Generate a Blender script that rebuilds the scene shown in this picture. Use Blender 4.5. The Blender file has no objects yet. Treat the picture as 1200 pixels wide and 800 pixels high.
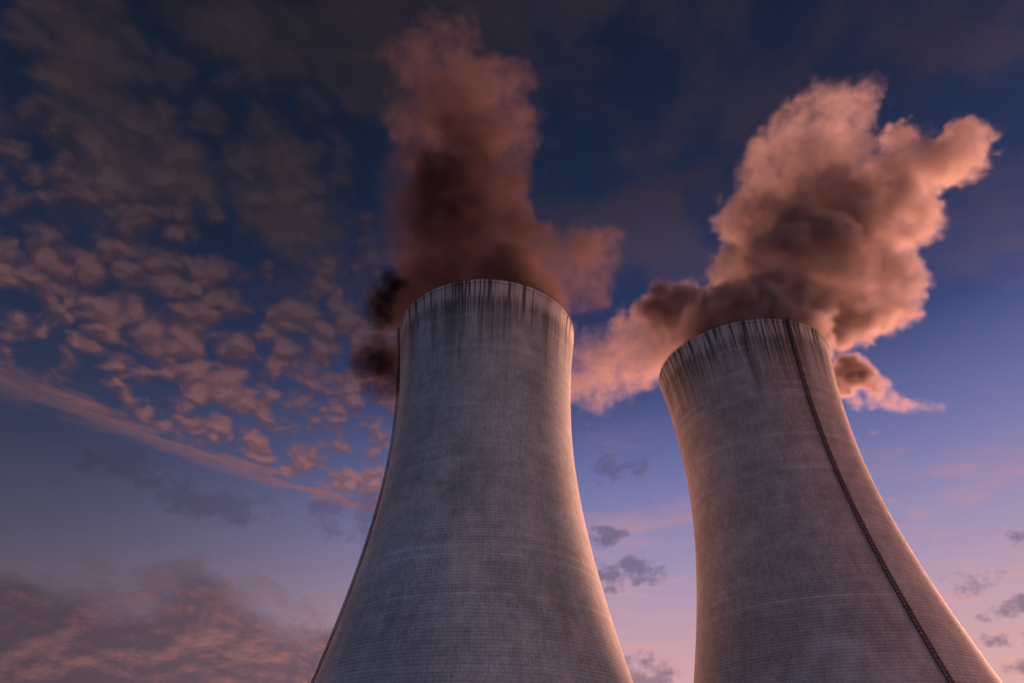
import bpy, math, random
import numpy as np
from mathutils import Vector

# ------------------------------------------------------------------ camera, sky, sun, exposure
scene = bpy.context.scene
col = scene.collection
R = math.radians

F_PX = 696.0                       # focal length in pixels of a 1200 px wide frame
PITCH = R(38.12)
CAM_H = 1.7
cam_data = bpy.data.cameras.new('camera')
cam = bpy.data.objects.new('camera', cam_data)
col.objects.link(cam)
cam.location = (0, 0, CAM_H)
cam.rotation_euler = (R(90) + PITCH, 0, 0)
cam_data.sensor_width = 36.0
cam_data.lens = 36.0 * F_PX / 1200.0
cam_data.clip_start = 0.1
cam_data.clip_end = 20000.0
scene.camera = cam

SUN_AZ = R(46)                     # measured from +Y towards +X: behind the towers, to the right
SUN_EL = R(4)
SUN_STRENGTH = 5.0
SUN_COLOR = (1.0, 0.44, 0.29)
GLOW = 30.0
EXPOSURE = 1.1

scene.view_settings.view_transform = 'Standard'
scene.view_settings.look = 'None'
scene.view_settings.exposure = EXPOSURE
scene.view_settings.gamma = 1.0
scene.view_settings.use_curve_mapping = False

scene.render.engine = 'CYCLES'
cy = scene.cycles
cy.max_bounces = 8
cy.diffuse_bounces = 3
cy.glossy_bounces = 2
cy.volume_bounces = 5
cy.volume_max_steps = 256
cy.volume_step_rate = 1.0
cy.transparent_max_bounces = 16
cy.use_denoising = True
cy.caustics_reflective = False
cy.caustics_refractive = False

sun_data = bpy.data.lights.new('sun', 'SUN')
sun = bpy.data.objects.new('sun', sun_data)
col.objects.link(sun)
sun_data.energy = SUN_STRENGTH
sun_data.color = SUN_COLOR
sun_data.angle = R(24)
sdir = Vector((math.sin(SUN_AZ) * math.cos(SUN_EL), math.cos(SUN_AZ) * math.cos(SUN_EL), math.sin(SUN_EL)))
sun.rotation_euler = sdir.to_track_quat('Z', 'Y').to_euler()


def lin(rgb):
    o = []
    for c in rgb:
        c = c / 255.0
        o.append(c / 12.92 if c <= 0.04045 else ((c + 0.055) / 1.055) ** 2.4)
    return tuple(o)


class Nodes:
    """small helper that writes shader graphs as expressions"""

    def __init__(self, tree):
        self.t = tree
        tree.nodes.clear()

    def new(self, kind, **kw):
        n = self.t.nodes.new(kind)
        for k, v in kw.items():
            setattr(n, k, v)
        return n

    def put(self, sock, v):
        if v is None:
            return
        if isinstance(v, bpy.types.NodeSocket):
            self.t.links.new(v, sock)
        elif isinstance(v, (tuple, list)):
            if sock.type == 'RGBA' and len(v) == 3:
                v = (*v, 1.0)
            sock.default_value = v
        else:
            sock.default_value = v

    def math(self, op, a, b=None, c=None, clamp=False):
        n = self.new('ShaderNodeMath', operation=op, use_clamp=clamp)
        for s, v in zip(n.inputs, (a, b, c)):
            self.put(s, v)
        return n.outputs[0]

    def vec(self, op, a, b=None, out=0):
        n = self.new('ShaderNodeVectorMath', operation=op)
        self.put(n.inputs[0], a)
        if op == 'SCALE':
            self.put(n.inputs['Scale'], b)
        else:
            self.put(n.inputs[1], b)
        return n.outputs[out]

    def sep(self, v):
        n = self.new('ShaderNodeSeparateXYZ')
        self.put(n.inputs[0], v)
        return n.outputs

    def comb(self, x, y, z):
        n = self.new('ShaderNodeCombineXYZ')
        for s, v in zip(n.inputs, (x, y, z)):
            self.put(s, v)
        return n.outputs[0]

    def noise(self, v, scale, detail=4.0, rough=0.5, dist=0.0, dims='3D', col=False):
        n = self.new('ShaderNodeTexNoise', noise_dimensions=dims)
        self.put(n.inputs['Vector'], v)
        self.put(n.inputs['Scale'], scale)
        n.inputs['Detail'].default_value = detail
        n.inputs['Roughness'].default_value = rough
        n.inputs['Distortion'].default_value = dist
        return n.outputs['Color' if col else 0]

    def step(self, v, lo, hi, a=0.0, b=1.0):
        n = self.new('ShaderNodeMapRange', interpolation_type='SMOOTHSTEP')
        self.put(n.inputs[0], v)
        for s, x in zip(n.inputs[1:5], (lo, hi, a, b)):
            self.put(s, x)
        return n.outputs[0]

    def linear(self, v, lo, hi, a=0.0, b=1.0):
        n = self.new('ShaderNodeMapRange', interpolation_type='LINEAR')
        n.clamp = True
        self.put(n.inputs[0], v)
        for s, x in zip(n.inputs[1:5], (lo, hi, a, b)):
            self.put(s, x)
        return n.outputs[0]

    def mix(self, f, a, b, blend='MIX'):
        n = self.new('ShaderNodeMix', data_type='RGBA', blend_type=blend)
        self.put(n.inputs[0], f)
        self.put(n.inputs[6], a)
        self.put(n.inputs[7], b)
        return n.outputs[2]

    def ramp(self, v, stops):
        n = self.new('ShaderNodeValToRGB')
        cr = n.color_ramp
        cr.interpolation = 'LINEAR'
        while len(cr.elements) < len(stops):
            cr.elements.new(0.5)
        for e, (p, c) in zip(cr.elements, stops):
            e.position = p
            e.color = (*c, 1.0)
        self.put(n.inputs[0], v)
        return n.outputs[0]


world = bpy.data.worlds.new('World')
scene.world = world
world.use_nodes = True


def build_sky():
    N = Nodes(world.node_tree)
    d = N.vec('NORMALIZE', N.new('ShaderNodeTexCoord').outputs['Generated'])
    x, y, z = N.sep(d)
    el = N.math('DIVIDE', N.math('ARCSINE', z), math.pi / 2)          # 0 horizon, 1 zenith
    az = N.math('DIVIDE', N.math('ARCTAN2', x, y), R(1.0))            # degrees, + to the right
    e = lambda deg: deg / 90.0
    right = N.ramp(el, [(0, lin((222, 165, 160))), (e(8), lin((208, 162, 168))), (e(13), lin((186, 154, 174))),
                        (e(17), lin((156, 142, 178))), (e(21), lin((134, 128, 174))), (e(26), lin((103, 107, 160))),
                        (e(33), lin((59, 69, 118))), (e(40), lin((40, 50, 88))), (e(50), lin((27, 37, 65))),
                        (e(66), lin((19, 28, 50))), (1, lin((15, 22, 42)))])
    left = N.ramp(el, [(0, lin((116, 86, 92))), (e(6), lin((110, 88, 98))), (e(12), lin((92, 82, 98))),
                       (e(17), lin((72, 71, 92))), (e(23), lin((51, 57, 82))), (e(32), lin((34, 43, 70))),
                       (e(42), lin((23, 32, 55))), (e(55), lin((17, 26, 45))), (e(70), lin((14, 22, 39))),
                       (1, lin((12, 19, 36)))])
    # dusk sky on the far side, behind the viewer
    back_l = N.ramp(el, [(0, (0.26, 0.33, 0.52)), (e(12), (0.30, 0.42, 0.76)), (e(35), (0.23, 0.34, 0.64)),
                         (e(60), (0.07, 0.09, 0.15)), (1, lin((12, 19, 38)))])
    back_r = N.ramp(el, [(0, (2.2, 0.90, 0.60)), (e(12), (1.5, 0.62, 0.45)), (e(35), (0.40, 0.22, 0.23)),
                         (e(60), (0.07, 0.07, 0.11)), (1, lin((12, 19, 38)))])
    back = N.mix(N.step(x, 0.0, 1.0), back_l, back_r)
    f = N.step(az, -48.0, 14.0)
    c = N.mix(f, left, right)
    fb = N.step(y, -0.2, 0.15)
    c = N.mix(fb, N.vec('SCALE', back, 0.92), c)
    # clear twilight sky from the physical model, added thinly
    sky = N.new('ShaderNodeTexSky', sky_type='NISHITA')
    sky.sun_disc = False
    sky.sun_elevation = SUN_EL
    sky.sun_rotation = SUN_AZ
    c = N.mix(1.0, c, N.vec('SCALE', sky.outputs[0], 0.003), 'ADD')

    # ---- clouds, laid out on a flat layer overhead
    zc = N.math('MAXIMUM', z, 0.03)
    px = N.math('DIVIDE', x, zc)
    py = N.math('DIVIDE', y, zc)
    p = N.comb(px, py, 0.0)
    dist = N.math('SQRT', N.math('ADD', N.math('MULTIPLY', px, px), N.math('MULTIPLY', py, py)))

    pink_l = N.ramp(el, [(0, lin((176, 116, 104))), (e(14), lin((142, 98, 96))), (e(22), lin((142, 96, 94))),
                         (e(29), lin((118, 80, 82))), (e(36), lin((86, 62, 67))), (e(45), lin((62, 49, 55))), (e(60), lin((46, 39, 46))),
                         (1, lin((36, 32, 42)))])
    pink_r = N.ramp(el, [(0, lin((226, 168, 160))), (e(14), lin((212, 158, 164))), (e(26), lin((152, 122, 150))),
                         (e(36), lin((84, 72, 100))), (e(50), lin((56, 48, 64))), (e(65), lin((46, 42, 54))), (1, lin((38, 36, 48)))])
    pink = N.mix(N.step(az, -22.0, 14.0), pink_l, pink_r)

    ax, ay, bx, by = -1.507, 1.437, -0.588, 2.465
    L = math.hypot(bx - ax, by - ay)
    ux, uy = (bx - ax) / L, (by - ay) / L
    qx = N.math('SUBTRACT', px, ax)
    qy = N.math('SUBTRACT', py, ay)
    t = N.math('ADD', N.math('MULTIPLY', qx, ux), N.math('MULTIPLY', qy, uy))
    s = N.math('SUBTRACT', N.math('MULTIPLY', qy, ux), N.math('MULTIPLY', qx, uy))

    # thin pinkish cirrus veil over the brighter side
    cir = N.noise(N.comb(N.math('MULTIPLY', px, 1.2), N.math('MULTIPLY', py, 2.2), 0.0), 1.0, 6, 0.6, 0.15, dims='2D')
    c = N.mix(N.math('MULTIPLY', N.step(cir, 0.46, 0.74), N.math('MULTIPLY', N.step(az, -4.0, 12.0), 0.58)), c, pink_r)

    # broad soft patches high up
    zs_ = N.math('ADD', zc, 0.15)
    ps = N.comb(N.math('DIVIDE', x, zs_), N.math('DIVIDE', y, zs_), 0.0)
    sp = N.noise(N.vec('ADD', ps, (4.2, 0.7, 0.0)), 4.4, 5, 0.5, dims='2D')
    sp = N.math('ADD', sp, N.step(px, 2.2, 0.9, -0.03, 0.02))
    a0 = N.math('MULTIPLY', N.step(sp, 0.43, 0.66), N.step(dist, 1.35, 0.95, 0.0, 0.78))
    c = N.mix(a0, c, pink)

    # altocumulus field: rounded puffs, bunched by a larger noise
    zr = N.math('ADD', zc, 0.5)
    pr = N.comb(N.math('DIVIDE', x, zr), N.math('DIVIDE', y, zr), 0.0)
    off = N.vec('SUBTRACT', N.noise(pr, 12.0, 4, 0.55, dims='2D', col=True), (0.5, 0.5, 0.5))
    wq = N.vec('ADD', pr, N.vec('SCALE', off, 0.045))
    big = N.noise(pr, 5.0, 3, 0.55, dims='2D')
    fray = N.noise(wq, 34.0, 4, 0.6, dims='2D')

    def puffs(v, scale):
        n = N.new('ShaderNodeTexVoronoi', voronoi_dimensions='2D', feature='SMOOTH_F1')
        N.put(n.inputs['Vector'], v)
        n.inputs['Scale'].default_value = scale
        n.inputs['Smoothness'].default_value = 0.5
        n.inputs['Detail'].default_value = 1.0
        n.inputs['Roughness'].default_value = 0.45
        return N.math('SUBTRACT', 1.0, n.outputs['Distance'])
    v1 = puffs(wq, 23.0)
    v2 = puffs(N.vec('ADD', wq, (0.005, -0.010, 0.0)), 23.0)
    cov = N.math('ADD', N.math('MULTIPLY', v1, 0.75), N.math('MULTIPLY', big, 1.05))
    cov = N.math('ADD', cov, N.math('ADD', N.math('MULTIPLY', fray, 0.62), -0.10))
    # more cloud to the left of the towers, thinning out to the right and towards the horizon
    region = N.math('ADD', N.step(px, 0.45, -0.05, -0.42, 0.07), N.step(s, 0.06, -0.10, -0.6, 0.0))
    region = N.math('ADD', region, N.step(px, -1.9, -0.9, -0.16, 0.0))
    region = N.math('ADD', region, N.step(N.math('ABSOLUTE', N.math('ADD', px, 0.55)), 0.55, 0.1, 0.0, 0.13))
    cov = N.math('ADD', cov, region)
    a1 = N.math('MULTIPLY', N.step(cov, N.linear(dist, 0.3, 1.4, 0.96, 0.88), N.linear(dist, 0.3, 1.4, 1.50, 1.42)), N.step(dist, 0.6, 1.35, 0.30, 0.80))
    shade = N.math('ADD', N.linear(N.math('SUBTRACT', v1, v2), -0.12, 0.12, -0.16, 0.16), N.linear(cov, 1.1, 1.5, 0.80, 1.06))
    c1 = N.mix(1.0, pink, N.comb(shade, shade, shade), 'MULTIPLY')
    c = N.mix(a1, c, c1)

    # long streak low on the left
    s = N.math('SUBTRACT', s, N.math('MULTIPLY', N.math('SINE', N.math('MULTIPLY', N.linear(t, 0.0, L), math.pi)), 0.035))
    sn = N.noise(N.comb(N.math('MULTIPLY', t, 5.0), N.math('MULTIPLY', s, 10.0), 0.0), 1.0, 5, 0.6, dims='2D')
    s = N.math('ADD', s, N.math('MULTIPLY', N.math('SUBTRACT', sn, 0.5), 0.26))
    wdt = N.linear(t, -0.4, 1.5, 0.17, 0.05)
    a2 = N.math('MULTIPLY', N.step(N.math('DIVIDE', N.math('ABSOLUTE', s), wdt), 1.0, 0.0), N.math('MULTIPLY', N.step(t, 1.75, 1.2), N.linear(t, -0.2, 1.1, 0.55, 1.0)))
    a2 = N.math('MULTIPLY', a2, N.linear(sn, 0.3, 0.65, 0.25, 0.85))
    c = N.mix(a2, c, N.mix(1.0, pink_l, (1.06, 1.02, 1.0), 'MULTIPLY'))

    # low stratocumulus bank towards the horizon on the left: coordinates in azimuth and elevation
    eld = N.math('MULTIPLY', el, 90.0)
    q = N.comb(N.math('ADD', N.math('MULTIPLY', az, 0.10), 2.4), N.math('MULTIPLY', eld, 0.19), 0.0)
    b1 = N.noise(q, 1.0, 7, 0.64, 0.15, dims='2D')
    b2 = N.noise(N.vec('ADD', q, (0.05, -0.10, 0.0)), 1.0, 7, 0.64, 0.15, dims='2D')
    top = N.math('ADD', N.linear(az, -50.0, -12.0, 15.5, 15.0), N.math('MULTIPLY', N.math('SUBTRACT', b1, 0.5), 13.0))
    a3 = N.math('MULTIPLY', N.step(N.math('SUBTRACT', top, eld), -0.8, 4.0), N.step(az, 6.0, -8.0))
    lit = N.step(N.math('SUBTRACT', b1, b2), -0.06, 0.18)
    warm = N.mix(N.step(az, -42.0, -14.0), lin((122, 84, 88)), lin((176, 112, 102)))
    dark = N.mix(N.step(az, -42.0, -14.0), lin((72, 58, 72)), lin((94, 75, 88)))
    c3 = N.mix(N.math('MULTIPLY', lit, N.linear(eld, 16.0, 4.0, 0.45, 1.0)), dark, warm)
    c = N.mix(N.math('MULTIPLY', a3, 0.86), c, c3)

    # small grey-violet clouds low down: (azimuth, elevation, half width, half height)
    q2 = N.comb(N.math('MULTIPLY', az, 0.30), N.math('MULTIPLY', eld, 0.42), 0.0)
    g = N.noise(q2, 1.0, 6, 0.6, dims='2D')
    spot = None
    for (ca, ce, wa, we) in ((11.8, 16.8, 2.6, 1.5), (8.8, 16.2, 2.2, 1.8), (11.0, 26.0, 3.2, 1.8), (8.5, 19.6, 2.4, 1.2), (10.0, 8.0, 6.0, 2.4),
                             (37.0, 12.9, 2.2, 1.0), (39.5, 11.0, 3.2, 1.1), (38.5, 9.2, 2.8, 0.9), (38.5, 7.7, 3.2, 0.9), (41.5, 15.0, 2.2, 1.0), (44.0, 7.0, 6.0, 1.2),
                             (-13.0, 21.0, 8.0, 2.6), (-27.0, 20.5, 7.0, 1.8), (-35.0, 22.0, 5.0, 1.6)):
        da = N.math('DIVIDE', N.math('SUBTRACT', az, ca), wa)
        de = N.math('DIVIDE', N.math('SUBTRACT', eld, ce), we)
        r2 = N.math('ADD', N.math('MULTIPLY', da, da), N.math('MULTIPLY', de, de))
        m = N.math('SUBTRACT', 1.0, r2)
        spot = m if spot is None else N.math('MAXIMUM', spot, m)
    dens = N.math('ADD', N.math('MULTIPLY', N.math('MAXIMUM', spot, -1.5), 0.22), g)
    a4 = N.step(dens, 0.52, 0.74)
    c = N.mix(N.math('MULTIPLY', a4, N.linear(az, -20.0, 8.0, 0.45, 0.70)), c,
              N.mix(f, lin((56, 52, 70)), N.mix(N.linear(eld, 6.0, 20.0), lin((124, 100, 120)), lin((96, 88, 124)))))

    # afterglow added along the horizon, unseen below the frame, to light the tower edges
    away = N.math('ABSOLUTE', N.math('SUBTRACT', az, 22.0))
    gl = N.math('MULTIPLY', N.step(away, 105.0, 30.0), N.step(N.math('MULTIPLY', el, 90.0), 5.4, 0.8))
    # ... and a broad wing added right of the frame to warm the tower flanks
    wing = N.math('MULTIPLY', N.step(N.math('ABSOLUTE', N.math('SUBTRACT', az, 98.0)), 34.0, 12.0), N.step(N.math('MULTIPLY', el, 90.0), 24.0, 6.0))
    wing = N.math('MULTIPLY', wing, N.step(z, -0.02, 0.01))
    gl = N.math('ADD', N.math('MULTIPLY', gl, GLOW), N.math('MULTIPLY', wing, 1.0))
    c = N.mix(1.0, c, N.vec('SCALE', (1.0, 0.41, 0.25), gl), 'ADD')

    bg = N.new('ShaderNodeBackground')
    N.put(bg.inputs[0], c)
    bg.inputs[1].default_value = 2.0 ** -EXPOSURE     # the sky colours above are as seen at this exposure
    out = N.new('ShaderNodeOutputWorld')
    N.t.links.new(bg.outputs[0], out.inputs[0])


build_sky()

# ------------------------------------------------------------------ helpers


def mesh_obj(name, verts, faces, mat=None, parent=None, smooth=False):
    me = bpy.data.meshes.new(name)
    me.from_pydata([tuple(v) for v in verts], [], faces)
    if smooth:
        me.polygons.foreach_set('use_smooth', [True] * len(me.polygons))
    me.update()
    o = bpy.data.objects.new(name, me)
    col.objects.link(o)
    if mat:
        me.materials.append(mat)
    if parent:
        o.parent = parent
    return o


def material(name):
    m = bpy.data.materials.new(name)
    m.use_nodes = True
    return m, Nodes(m.node_tree)


# ------------------------------------------------------------------ ground


def build_ground():
    m, N = material('gravel_and_grass')
    tc = N.new('ShaderNodeTexCoord').outputs['Object']
    n1 = N.noise(tc, 0.05, 6)
    n2 = N.noise(tc, 2.0, 5)
    c = N.mix(N.step(n1, 0.42, 0.58), (0.022, 0.030, 0.018), (0.045, 0.048, 0.046))
    c = N.mix(N.math('MULTIPLY', n2, 0.5), c, (0.035, 0.036, 0.032))
    b = N.new('ShaderNodeBsdfPrincipled')
    N.put(b.inputs['Base Color'], c)
    b.inputs['Roughness'].default_value = 0.95
    out = N.new('ShaderNodeOutputMaterial')
    N.t.links.new(b.outputs[0], out.inputs[0])
    s = 9000
    g = mesh_obj('ground', [(-s, -s, 0), (s, -s, 0), (s, s, 0), (-s, s, 0)], [(0, 1, 2, 3)], m)
    g['kind'] = 'structure'


build_ground()

# ------------------------------------------------------------------ cooling towers
H = 150.0
LIFT = 0.85
THROAT_R, THROAT_Z, B_LOW, B_UP = 31.18, 103.95, 80.5, 91.9


def radius(z):
    b = B_UP if z > THROAT_Z else B_LOW
    return THROAT_R * math.sqrt(1 + ((z - THROAT_Z) / b) ** 2)


def slope(z):
    return (radius(z + 0.05) - radius(z - 0.05)) / 0.1


def concrete(name, tint, seed, warm=0.0):
    m, N = material(name)
    tc = N.new('ShaderNodeTexCoord').outputs['Object']
    x, y, z = N.sep(tc)
    ang = N.math('ARCTAN2', y, x)
    u = N.math('MULTIPLY', ang, 36.0)
    uz = N.comb(u, z, seed)
    p3 = N.vec('ADD', tc, (seed * 7.0, seed * 3.0, 0.0))
    # broad patches, mottling and grain
    patch = N.noise(p3, 0.035, 4, 0.55)
    mott = N.noise(p3, 0.22, 5, 0.6)
    grain = N.noise(p3, 1.8, 3, 0.6)
    lift = N.math('FLOOR', N.math('DIVIDE', z, LIFT))
    wn = N.new('ShaderNodeTexWhiteNoise', noise_dimensions='1D')
    N.put(wn.inputs['W'], N.math('ADD', lift, seed * 13.0))
    wl = wn.outputs[0]
    # formwork panels: each casting has its own tone
    pan = N.new('ShaderNodeTexWhiteNoise', noise_dimensions='2D')
    N.put(pan.inputs['Vector'], N.comb(N.math('FLOOR', N.math('DIVIDE', u, 0.75)), lift, 0.0))
    v = N.math('ADD', 0.74, N.math('MULTIPLY', N.step(patch, 0.36, 0.66), 0.24))
    v = N.math('MULTIPLY', v, N.linear(mott, 0.25, 0.75, 0.80, 1.16))
    v = N.math('MULTIPLY', v, N.linear(grain, 0.25, 0.75, 0.74, 1.20))
    v = N.math('MULTIPLY', v, N.linear(wl, 0.0, 1.0, 0.93, 1.06))
    v = N.math('MULTIPLY', v, N.linear(pan.outputs[0], 0.0, 1.0, 0.95, 1.05))
    tick = N.noise(N.comb(N.math('MULTIPLY', u, 2.2), N.math('MULTIPLY', z, 0.55), seed + 1.0), 1.0, 4, 0.7)
    v = N.math('MULTIPLY', v, N.step(tick, 0.30, 0.50, 0.72, 1.06))
    # a few paler lime-bleached construction rings
    ring = N.math('GREATER_THAN', wl, 0.93)
    ringn = N.step(N.noise(uz, 0.06, 3), 0.42, 0.62, 0.0, 0.20)
    v = N.math('ADD', v, N.math('MULTIPLY', ring, ringn))
    # dark joint at the foot of every lift, vertical board joints
    fz = N.math('FRACT', N.math('DIVIDE', z, LIFT))
    v = N.math('MULTIPLY', v, N.step(fz, 0.05, 0.22, N.linear(N.noise(N.vec('MULTIPLY', uz, (0.12, 0.6, 1.0)), 1.0, 4, 0.7), 0.36, 0.64, 0.62, 1.0), 1.0))
    fu = N.math('FRACT', N.math('DIVIDE', u, 0.75))
    v = N.math('MULTIPLY', v, N.step(fu, 0.05, 0.30, N.linear(mott, 0.35, 0.65, 0.86, 1.0), 1.0))
    base = N.vec('SCALE', (0.43 * tint[0], 0.43 * tint[1], 0.43 * tint[2]), v)
    # fine vertical drip marks everywhere
    bleach = N.math('MULTIPLY', N.step(N.noise(N.vec('MULTIPLY', p3, (1.0, 1.0, 0.6)), 0.045, 3, 0.6), 0.54, 0.68), N.linear(mott, 0.35, 0.65, 0.10, 0.62))
    base = N.mix(bleach, base, (0.50, 0.49, 0.49))
    lip = N.step(N.math('SUBTRACT', H, z), 10.0, 5.0, 0.0, 0.75)
    base = N.mix(lip, base, (0.56, 0.54, 0.51))
    drip = N.noise(N.comb(u, N.math('MULTIPLY', z, 0.06), seed + 3.0), 1.6, 4, 0.7)
    base = N.vec('SCALE', base, N.linear(drip, 0.3, 0.7, 0.84, 1.10))
    # weather streaks running down from the rim
    below = N.math('SUBTRACT', H, z)
    s_wide = N.noise(N.comb(u, N.math('MULTIPLY', z, 0.03), seed + 5.0), 0.16, 3, 0.6)
    s_fine = N.noise(N.comb(u, N.math('MULTIPLY', z, 0.03), seed), 0.85, 5, 0.72)
    reach = N.linear(s_wide, 0.34, 0.66, 9.0, 46.0)
    fall = N.step(N.math('DIVIDE', below, reach), 1.0, 0.1)
    fall = N.math('MULTIPLY', fall, N.step(below, 3.0, 10.0, 0.15, 1.0))
    str_ = N.math('MULTIPLY', N.step(N.math('ADD', s_fine, N.math('MULTIPLY', N.math('SUBTRACT', mott, 0.5), 0.25)), 0.38, 0.56), fall)
    grime = N.math('MULTIPLY', N.step(s_wide, 0.44, 0.60), N.step(below, 40.0, 10.0, 0.0, 0.3))
    k = N.math('MAXIMUM', N.math('MULTIPLY', str_, 0.88), grime)
    base = N.mix(k, base, (0.048, 0.038, 0.032))
    # crisp rust and soot runs over the lip
    s_run = N.noise(N.comb(u, N.math('MULTIPLY', z, 0.012), seed + 9.0), 0.62, 2, 0.5)
    runlen = N.linear(N.noise(N.comb(u, 0.0, seed + 2.0), 1.3, 3, 0.7), 0.38, 0.74, 1.0, 36.0)
    run = N.math('MULTIPLY', N.step(N.math('ADD', s_run, N.math('MULTIPLY', N.math('SUBTRACT', s_wide, 0.5), 0.35)), 0.50, 0.57), N.step(N.math('DIVIDE', below, runlen), 1.0, 0.45))
    base = N.mix(N.math('MULTIPLY', run, 0.9), base, (0.026, 0.017, 0.015))
    b = N.new('ShaderNodeBsdfPrincipled')
    N.put(b.inputs['Base Color'], base)
    b.inputs['Roughness'].default_value = 0.72
    b.inputs['Specular IOR Level'].default_value = 0.5
    b.inputs['Sheen Weight'].default_value = 0.25
    b.inputs['Sheen Roughness'].default_value = 0.35
    bump = N.new('ShaderNodeBump')
    bump.inputs['Strength'].default_value = 0.5
    bump.inputs['Distance'].default_value = 0.12
    hgt = N.math('ADD', N.math('MULTIPLY', grain, 0.5), N.math('MULTIPLY', N.step(fu, 0.03, 0.12), 0.35))
    N.put(bump.inputs['Height'], hgt)
    N.t.links.new(bump.outputs[0], b.inputs['Normal'])
    out = N.new('ShaderNodeOutputMaterial')
    N.t.links.new(b.outputs[0], out.inputs[0])
    return m


def plain(name, color, rough=0.8, metal=0.0):
    m, N = material(name)
    tc = N.new('ShaderNodeTexCoord').outputs['Object']
    n = N.noise(tc, 1.3, 4)
    c = N.mix(N.step(n, 0.3, 0.7), tuple(c * 0.7 for c in color), tuple(c * 1.2 for c in color))
    b = N.new('ShaderNodeBsdfPrincipled')
    N.put(b.inputs['Base Color'], c)
    b.inputs['Roughness'].default_value = rough
    b.inputs['Metallic'].default_value = metal
    out = N.new('ShaderNodeOutputMaterial')
    N.t.links.new(b.outputs[0], out.inputs[0])
    return m


STEEL = plain('dark_steel', (0.035, 0.028, 0.026), 0.7, 0.3)
SEG = 288


def build_tower(label, x, y, mat, rim_mat, ladder_deg, size=1.0):
    root = bpy.data.objects.new('cooling_tower', None)
    col.objects.link(root)
    root.location = (x * size, y * size, CAM_H * (1 - size))
    root.scale = (size, size, size)
    root['label'] = label
    root['category'] = 'cooling tower'
    root['group'] = 'concrete cooling towers'
    # shell: every casting lift steps out a few centimetres at its foot
    prof = []
    z = -LIFT
    top = H - 1.3
    while z < top - 0.02:
        z1 = min(z + LIFT, top)
        j = random.uniform(-0.012, 0.012)
        prof.append((radius(z) + 0.010 + j, z))
        prof.append((radius(z + 0.14) + 0.045 + j, z + 0.14))
        prof.append((radius(z1 - 0.01) + 0.0 + j, z1 - 0.01))
        z = z1
    prof.append((radius(top), top))
    inner = [(radius(zz) - 0.6, zz) for zz in np.linspace(top, -LIFT, 60)]
    prof += inner
    th = np.linspace(0, 2 * math.pi, SEG, endpoint=False)
    c, s = np.cos(th), np.sin(th)
    V = np.concatenate([np.stack([r * c, r * s, np.full(SEG, zz)], -1) for r, zz in prof])
    F = []
    for i in range(len(prof) - 1):
        a, b = i * SEG, (i + 1) * SEG
        for k in range(SEG):
            k2 = (k + 1) % SEG
            F.append((a + k, a + k2, b + k2, b + k))
    mesh_obj('shell', V, F, mat, root)
    # rim: the stiffening ring at the mouth
    ro, ri = radius(H), radius(H) - 0.9
    pr = [(radius(top) + 0.03, top + 0.003), (ro + 0.06, top + 0.1), (ro + 0.08, H - 0.05), (ro + 0.03, H), (ri, H), (ri, top + 0.003)]
    V = np.concatenate([np.stack([r * c, r * s, np.full(SEG, zz)], -1) for r, zz in pr])
    F = []
    n = len(pr)
    for i in range(n):
        a, b = i * SEG, ((i + 1) % n) * SEG
        for k in range(SEG):
            k2 = (k + 1) % SEG
            F.append((a + k, a + k2, b + k2, b + k))
    mesh_obj('rim', V, F, rim_mat, root)
    build_railing(root, ro - 0.35)
    build_ladder(root, R(ladder_deg))
    return root


def box_between(V, F, p, q, w, side=None):
    """square bar from p to q"""
    p, q = Vector(p), Vector(q)
    d = (q - p).normalized()
    a = d.cross(Vector((0, 0, 1)) if abs(d.z) < 0.9 else Vector((1, 0, 0))).normalized()
    b = d.cross(a)
    i = len(V)
    for e in (p, q):
        for sa, sb in ((-1, -1), (1, -1), (1, 1), (-1, 1)):
            V.append(e + a * (sa * w / 2) + b * (sb * w / 2))
    for k in range(4):
        k2 = (k + 1) % 4
        F.append((i + k, i + k2, i + 4 + k2, i + 4 + k))
    F.append((i + 3, i + 2, i + 1, i))
    F.append((i + 4, i + 5, i + 6, i + 7))


def build_railing(root, r):
    V, F = [], []
    n = 150
    P = [(r * math.cos(2 * math.pi * k / n), r * math.sin(2 * math.pi * k / n)) for k in range(n)]
    for k in range(n):
        x, y = P[k]
        x2, y2 = P[(k + 1) % n]
        box_between(V, F, (x, y, H), (x, y, H + 1.1), 0.07)
        for h in (0.6, 1.1):
            box_between(V, F, (x, y, H + h), (x2, y2, H + h), 0.05)
    mesh_obj('railing', V, F, STEEL, root)


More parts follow.
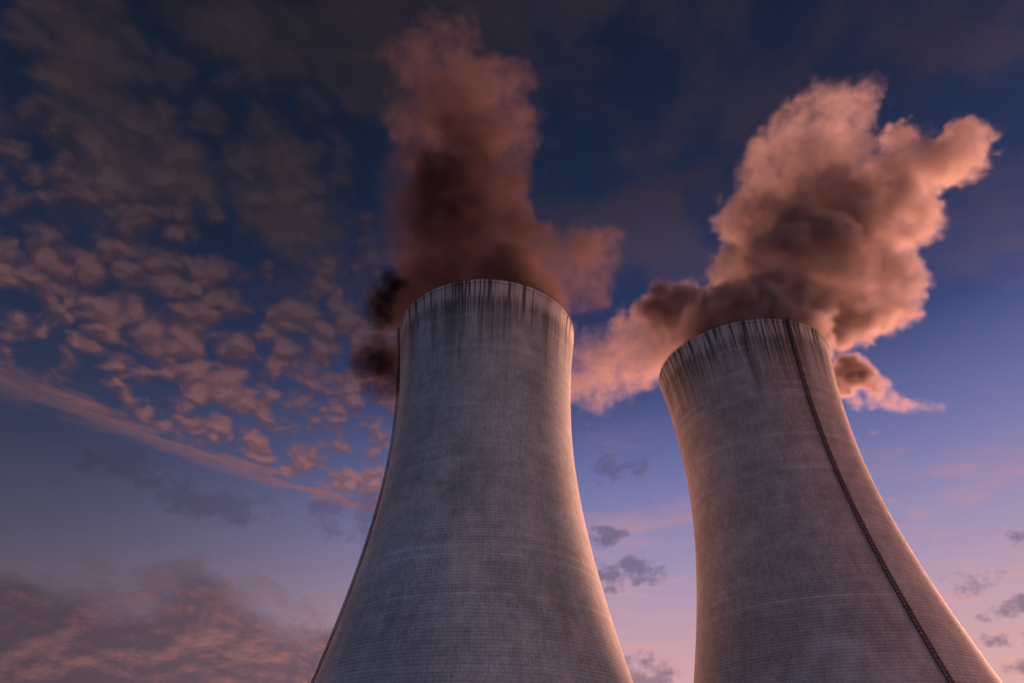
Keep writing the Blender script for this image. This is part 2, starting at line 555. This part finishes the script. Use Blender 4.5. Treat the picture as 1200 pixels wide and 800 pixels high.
def build_ladder(root, a):
    er = Vector((math.cos(a), math.sin(a), 0))
    et = Vector((-math.sin(a), math.cos(a), 0))

    def at(z, out, side):
        return er * (radius(z) + out) + et * side + Vector((0, 0, z))
    V, F = [], []
    zs = np.arange(2.0, H + 0.9, 1.1)
    hw = 0.62
    for i in range(len(zs)):
        z = zs[i]
        zz = min(z, H)
        if i + 1 < len(zs):
            z2 = zs[i + 1]
            for sd in (-hw, hw):
                box_between(V, F, at(z, 0.32, sd), at(z2, 0.32, sd), 0.16)
            for f in (0.0, 0.5):
                zr = z + f * 1.1
                box_between(V, F, at(zr, 0.32, -hw), at(zr, 0.32, hw), 0.09)
        if i % 3 == 0:
            for sd in (-hw, hw):
                box_between(V, F, at(z, -0.1, sd), at(z, 0.32, sd), 0.12)
    lad = mesh_obj('ladder', V, F, STEEL, root)
    V, F = [], []
    hoop = [(-hw, 0.36), (-0.78, 0.6), (-0.55, 0.9), (0, 1.05), (0.55, 0.9), (0.78, 0.6), (hw, 0.36)]
    for i in range(2, len(zs)):
        z = zs[i]
        for (s1, o1), (s2, o2) in zip(hoop[:-1], hoop[1:]):
            box_between(V, F, at(z, o1, s1), at(z, o2, s2), 0.12)
        if i + 1 < len(zs):
            for s1, o1 in hoop[1:-1]:
                box_between(V, F, at(z, o1, s1), at(zs[i + 1], o1, s1), 0.07)
    mesh_obj('safety_cage', V, F, STEEL, lad)


random.seed(4)
T1 = (-10.02, 187.98)
T2 = (99.04, 209.63)
S2 = 0.85                          # the right tower is the smaller and nearer of the two
con1 = concrete('left_concrete', (0.84, 0.96, 1.04), 1.0)
con2 = concrete('right_concrete', (1.22, 0.97, 0.90), 4.0)
build_tower('bluish grey cooling tower standing upright below the dark brown smoke plume',
            *T1, con1, con1, 192.0)
build_tower('cooling tower with a dark caged ladder running down its face, below the pink plume',
            *T2, con2, con2, -78.0, S2)

# ------------------------------------------------------------------ smoke
FW = np.array([0, math.cos(PITCH), math.sin(PITCH)])
UP = np.array([0, -math.sin(PITCH), math.cos(PITCH)])


def at(px, py, Y):
    """point at world depth Y on the sight line of a photo pixel, and metres per pixel there"""
    d = FW + np.array([(px - 600) / F_PX, 0, 0]) - (py - 400) / F_PX * UP
    k = Y / d[1]
    return np.array([0, 0, CAM_H]) + d * k, k / F_PX


def worley(P, cell, seed):
    """distance to the nearest scattered feature point, in cells"""
    q = P / cell
    i0 = np.floor(q).astype(np.int64)
    f = q - i0
    best = np.full(len(P), 9.0, dtype=np.float32)
    for dx in (-1, 0, 1):
        for dy in (-1, 0, 1):
            for dz in (-1, 0, 1):
                c = i0 + np.array([dx, dy, dz])
                h = (c[:, 0] * 73856093) ^ (c[:, 1] * 19349663) ^ (c[:, 2] * 83492791) ^ (seed * 2654435)
                d2 = np.zeros(len(P), dtype=np.float32)
                for k, o in enumerate((dx, dy, dz)):
                    hk = (h * (1103515245 + 2 * k * 7919) + 12345 * (k + 1)) & 0x7fffffff
                    hk = ((hk >> 7) ^ (hk * 48271)) & 0xffff
                    d2 += ((o + hk / 65535.0) - f[:, k]).astype(np.float32) ** 2
                np.minimum(best, d2, out=best)
    return np.sqrt(best)


def surface_nets(S, lo, step):
    """closed mesh of S == 0 (S < 0 inside) on a regular grid"""
    ins = S < 0
    nx, ny, nz = S.shape
    cnt = np.zeros((nx - 1, ny - 1, nz - 1), np.float32)
    acc = np.zeros((nx - 1, ny - 1, nz - 1, 3), np.float32)
    base = [(a, b, c) for a in (0, 1) for b in (0, 1) for c in (0, 1)]
    sub = lambda A, o: A[o[0]:nx - 1 + o[0], o[1]:ny - 1 + o[1], o[2]:nz - 1 + o[2]]
    for o in base:
        for ax in range(3):
            if o[ax]:
                continue
            o2 = list(o)
            o2[ax] = 1
            s1, s2 = sub(S, o), sub(S, o2)
            cross = (s1 < 0) != (s2 < 0)
            t = np.where(cross, s1 / np.where(cross, s1 - s2, 1), 0)
            for k in range(3):
                acc[..., k] += np.where(cross, o[k] + (t if k == ax else 0), 0)
            cnt += cross
    act = cnt > 0
    idx = -np.ones(act.shape, np.int64)
    idx[act] = np.arange(act.sum())
    ijk = np.argwhere(act)
    V = lo + step * (ijk + acc[act] / cnt[act][:, None])
    F = []
    for ax in range(3):
        b, c = (ax + 1) % 3, (ax + 2) % 3
        A = np.take(ins, range(0, S.shape[ax] - 1), axis=ax)
        B = np.take(ins, range(1, S.shape[ax]), axis=ax)
        e = np.argwhere(A != B)
        e = e[(e[:, b] > 0) & (e[:, c] > 0)]
        flip = A[tuple(e.T)]
        ob, oc = np.zeros(3, int), np.zeros(3, int)
        ob[b], oc[c] = 1, 1
        q = np.stack([idx[tuple((e - ob - oc).T)], idx[tuple((e - oc).T)], idx[tuple(e.T)], idx[tuple((e - ob).T)]], -1)
        q[~flip] = q[~flip][:, ::-1]
        F.append(q)
    return V, np.concatenate(F)


def smoke_material(name, obj, color, density, aniso, radius_, res, step_rate, fray=0.8):
    m, N = material(name)
    pd = N.new('ShaderNodeTexPointDensity')
    pd.point_source = 'OBJECT'
    pd.object = obj
    pd.space = 'OBJECT'
    pd.radius = radius_
    pd.resolution = res
    pd.interpolation = 'Linear'
    pd.vertex_color_source = 'VERTEX_WEIGHT'
    pd.vertex_attribute_name = 'density'
    tc = N.new('ShaderNodeTexCoord').outputs['Object']
    N.put(pd.inputs[0], N.new('ShaderNodeNewGeometry').outputs['Position'])
    w = N.sep(pd.outputs['Color'])[0]
    n = N.noise(tc, 0.26, 4, 0.65)
    w = N.math('MULTIPLY', w, N.math('SUBTRACT', 1.0, N.math('MULTIPLY', N.math('SUBTRACT', 1.0, w), N.linear(n, 0.36, 0.62, 0.0, fray))))
    thin = N.noise(tc, 0.045, 3, 0.6)
    w = N.math('MULTIPLY', w, N.linear(thin, 0.36, 0.62, 0.18, 1.0))
    v = N.new('ShaderNodeVolumePrincipled')
    v.inputs['Color'].default_value = (*color, 1)
    v.inputs['Anisotropy'].default_value = aniso
    v.inputs['Density Attribute'].default_value = ''
    N.put(v.inputs['Density'], N.math('MULTIPLY', w, density))
    out = N.new('ShaderNodeOutputMaterial')
    N.t.links.new(v.outputs[0], out.inputs['Volume'])
    m.cycles.volume_step_rate = step_rate
    m.cycles.volume_interpolation = 'LINEAR'
    return m


def build_smoke(name, label, category, blobs, color, density, step=1.4, amp=8.0, cell=16.0, soft=6.0,
                seed=1, aniso=0.35, lumpy=0.85, fray=0.85, group=None, clip=None):
    C, Rr = [], []
    Wt = []
    for bl in blobs:
        px, py, Y, rp = bl[:4]
        c, k = at(px, py, Y)
        C.append(c)
        Rr.append(rp * k)
        Wt.append(bl[4] if len(bl) > 4 else 1.0)
    C, Rr = np.array(C), np.array(Rr)
    pad = 1.6 * amp + 4
    lo = (C - Rr[:, None]).min(0) - pad
    hi = (C + Rr[:, None]).max(0) + pad
    n = np.ceil((hi - lo) / step).astype(int) + 1
    ax = [lo[k] + step * np.arange(n[k]) for k in range(3)]
    G = np.stack(np.meshgrid(*ax, indexing='ij'), -1).reshape(-1, 3)
    kk = 0.2 * float(np.median(Rr))
    s = np.zeros(len(G))
    sw = np.zeros(len(G))
    for c, r, wt in zip(C, Rr, Wt):
        e = np.exp(np.clip(-(np.sqrt(((G - c) ** 2).sum(1)) - r) / kk, -40, 40))
        s += e
        sw += e * wt
    thick = sw / np.maximum(s, 1e-12)
    sd = -kk * np.log(np.maximum(s, 1e-12))
    near = sd < 1.6 * amp + 1.0
    P = G[near]
    # billows: three sizes of rounded lumps, each pushed about by the larger one
    w0 = worley(P + 9.1, cell * 2.2, seed + 7)
    w1 = worley(P + (w0[:, None] - 0.5) * cell * 0.5, cell, seed)
    P2 = P + (w1[:, None] - 0.5) * cell * 0.25
    w2 = worley(P2, cell * 0.45, seed + 1)
    w3 = worley(P2, cell * 0.20, seed + 2)
    b = (0.75 * (0.70 - w0) + 0.52 * (0.75 - w1) + 0.44 * (0.75 - w2) + 0.30 * (0.75 - w3))
    full = np.full(len(G), 2.0 * amp + 2.0)
    full[near] = sd[near] - amp * 1.6 * b
    if clip is not None:
        full = np.maximum(full, clip(G))
    S = full.reshape(n)
    V, F = surface_nets(S, lo, step)
    den = 0.10 * np.clip(-full / 1.5, 0, 1) + 0.90 * np.clip((-full - 0.8) / soft, 0, 1) ** 1.3
    clump = np.ones(len(G))
    clump[near] = np.clip(1.62 - 0.95 * w1 - 0.60 * w2 - 0.35 * w3, 1.0 - lumpy, 1.0)
    den *= clump * thick / max(Wt)
    inside = den > 0.004
    Pin, Din = G[inside], den[inside]
    o_v = len(V)
    org = np.array([C[0][0], C[0][1], C[0][2]])
    me = bpy.data.meshes.new(name)
    allv = np.concatenate([V, Pin]) - org
    me.vertices.add(len(allv))
    me.vertices.foreach_set('co', allv.astype(np.float32).ravel())
    me.loops.add(F.size)
    me.loops.foreach_set('vertex_index', F.astype(np.int32).ravel())
    me.polygons.add(len(F))
    me.polygons.foreach_set('loop_start', np.arange(0, F.size, 4, dtype=np.int32))
    me.polygons.foreach_set('use_smooth', np.ones(len(F), dtype=bool))
    me.update(calc_edges=True)
    o = bpy.data.objects.new(name, me)
    col.objects.link(o)
    o.location = org
    vg = o.vertex_groups.new(name='density')
    lev = np.round(Din * 100).astype(int)
    for L in range(1, 101):
        ids = np.nonzero(lev == L)[0] + o_v
        if len(ids):
            vg.add(ids.tolist(), L / 100.0, 'REPLACE')
    size = (allv.max(0) - allv.min(0))
    res = int(min(220, max(48, size.max() / (step * 0.8))))
    mat = smoke_material(name + '_volume', o, color, density, aniso, step * 1.15, res, 0.33, fray)
    me.materials.append(mat)
    o['label'] = label
    o['category'] = category
    o['kind'] = 'thing'
    if group:
        o['group'] = group
    print(name, 'hull', len(V), 'points', len(Pin), 'res', res, 'size', size)
    return o


def inside_tower(T, size=1.0):
    """keeps smoke out of the concrete: below the rim only the open bore is free"""
    def f(G):
        x, y, z = G[:, 0] / size, G[:, 1] / size, (G[:, 2] - CAM_H * (1 - size)) / size
        d = np.hypot(x - T[0], y - T[1])
        rr = THROAT_R * np.sqrt(1 + ((np.minimum(z, H) - THROAT_Z) / B_UP) ** 2) - 1.8
        out = np.where(z < H + 1.5, d - rr, -99.0)
        return np.maximum(out, 140.0 - z)
    return f


Y1 = 188
left_plume = [(572, 392, 188, 86, .9), (558, 345, 186, 76, .85), (612, 340, 186, 50, .7), (650, 320, 186, 40, .5), (680, 305, 186, 28, .42),
              (690, 328, 186, 20, .36), (660, 296, 184, 22, .4), (698, 288, 186, 13, .3),
              (530, 280, 180, 50, 1.2), (588, 288, 184, 44, .7), (522, 225, 176, 44, 1.2), (574, 222, 178, 40, .6), (538, 170, 172, 42, .9),
              (588, 142, 170, 32, .36), (592, 188, 172, 28, .38), (514, 124, 166, 38, .5), (556, 100, 164, 34, .36), (476, 68, 158, 32, .14),
              (534, 58, 156, 26, .18), (598, 108, 166, 20, .2), (494, 172, 170, 36, .3), (482, 122, 166, 28, .14), (472, 205, 172, 26, .12),
              (502, 50, 156, 26, .13), (478, 250, 176, 24, .2), (482, 300, 182, 24, .3)]
build_smoke('smoke_plume', 'dark brown smoke plume rising from the upright left cooling tower', 'smoke plume',
            left_plume, (0.20, 0.143, 0.147), 0.36, step=1.2, seed=11, amp=9, cell=13, soft=6.0, fray=0.85, group='smoke plumes over the towers',
            clip=inside_tower(T1))
K = S2
right_plume = [(880, 410, 210, 72, 1.2), (900, 370, 210, 52, 1.0), (850, 354, 212, 24, .45), (982, 374, 216, 30, .5), (1022, 352, 216, 32, .45),
               (1048, 352, 216, 18, .4), (892, 322, 208, 40, .5), (955, 322, 208, 50, .5), (1012, 310, 212, 36, .45), (886, 266, 206, 32, .4),
               (945, 252, 206, 52, .5), (1003, 252, 206, 42, .5), (1054, 260, 206, 26, .36), (1080, 250, 206, 15, .3), (1032, 212, 202, 30, .4),
               (1082, 194, 202, 28, .4), (1124, 183, 202, 22, .36), (1130, 166, 200, 17, .3), (1056, 174, 200, 18, .36), (902, 214, 202, 28, .34),
               (880, 236, 204, 18, .34), (938, 192, 196, 38, .26), (981, 184, 196, 34, .22), (956, 146, 192, 32, .10), (996, 138, 192, 24, .09),
               (932, 160, 194, 26, .12), (904, 170, 196, 14, .16), (1008, 112, 190, 14, .05), (978, 112, 190, 16, .05),
               (930, 268, 198, 28, 1.3), (985, 250, 198, 22, 1.2), (962, 222, 198, 18, 1.0), (936, 318, 200, 24, 1.2), (972, 296, 198, 22, 1.3),
               (905, 350, 203, 20, 1.0), (940, 360, 203, 24, 1.1), (916, 294, 198, 18, 1.2), (952, 286, 197, 16, 1.3)]
right_plume = [(a, b, c * K, d, w) for a, b, c, d, w in right_plume]
build_smoke('smoke_plume', 'bright pink smoke plume with a dark heart rising from the right cooling tower', 'smoke plume',
            right_plume, (0.54, 0.455, 0.445), 1.35, step=0.95, seed=23, amp=8, cell=11, soft=4.0, fray=0.85, group='smoke plumes over the towers',
            clip=inside_tower(T2, S2))
bank = [(704, 442, 322, 32, .35), (722, 425, 322, 34, .5), (755, 412, 322, 38, .7), (785, 400, 322, 34, .8), (690, 412, 322, 18, .4),
        (745, 436, 322, 24, .5), (690, 466, 322, 13, .15), (650, 440, 324, 30, .4), (825, 400, 322, 38, .7), (850, 370, 322, 30, .6),
        (785, 368, 302, 28, 3.6), (812, 356, 300, 24, 3.8), (768, 360, 302, 15, 3.2), (834, 358, 300, 20, 3.4), (805, 382, 302, 22, 3.2)]
build_smoke('drifting_smoke', 'pink bank of smoke drifting in the gap between the two towers', 'smoke',
            bank, (0.52, 0.43, 0.42), 0.85, step=1.4, seed=37, group='loose smoke beside the towers', amp=9, cell=16, soft=6.0, fray=0.85)
wisp = [(470, 346, 232, 32), (494, 336, 232, 28), (455, 362, 232, 24, .8), (446, 430, 232, 26), (464, 442, 232, 26),
        (440, 452, 232, 18, .5), (485, 440, 232, 20), (500, 370, 232, 25), (440, 408, 232, 16, .5), (426, 424, 232, 17, .5),
        (462, 410, 232, 16, .5), (445, 340, 232, 16, .5), (440, 372, 232, 14, .4)]
build_smoke('drifting_smoke', 'nearly black smoke curling beside the left edge of the upright tower', 'smoke',
            wisp, (0.045, 0.032, 0.035), 0.50, step=0.9, seed=41, group='loose smoke beside the towers', amp=4.5, cell=8, soft=6.0, fray=0.85)
scrap = [(992, 432, 226, 20, 3), (1010, 440, 226, 17, 3), (990, 452, 226, 16, 2), (1030, 454, 226, 14, 2), (1044, 464, 226, 11, .8),
         (1000, 472, 226, 9, .9), (1022, 473, 226, 9, .9), (1046, 474, 226, 9, .9), (1034, 474, 226, 9, .9), (1055, 474, 226, 9, .9), (1064, 475, 226, 9, .9), (1072, 476, 226, 8.5, .5), (1080, 476, 226, 8, .5),
         (1088, 477, 226, 7.5, .45), (1096, 477, 226, 6.5, .4), (1103, 477, 226, 5.5, .4), (975, 445, 226, 16, 2)]
build_smoke('drifting_smoke', 'small torn scrap of smoke beside the right edge of the right tower', 'smoke',
            scrap, (0.60, 0.50, 0.48), 1.2, step=0.6, seed=53, group='loose smoke beside the towers', amp=2.0, cell=4.5, soft=3.0, fray=0.85)
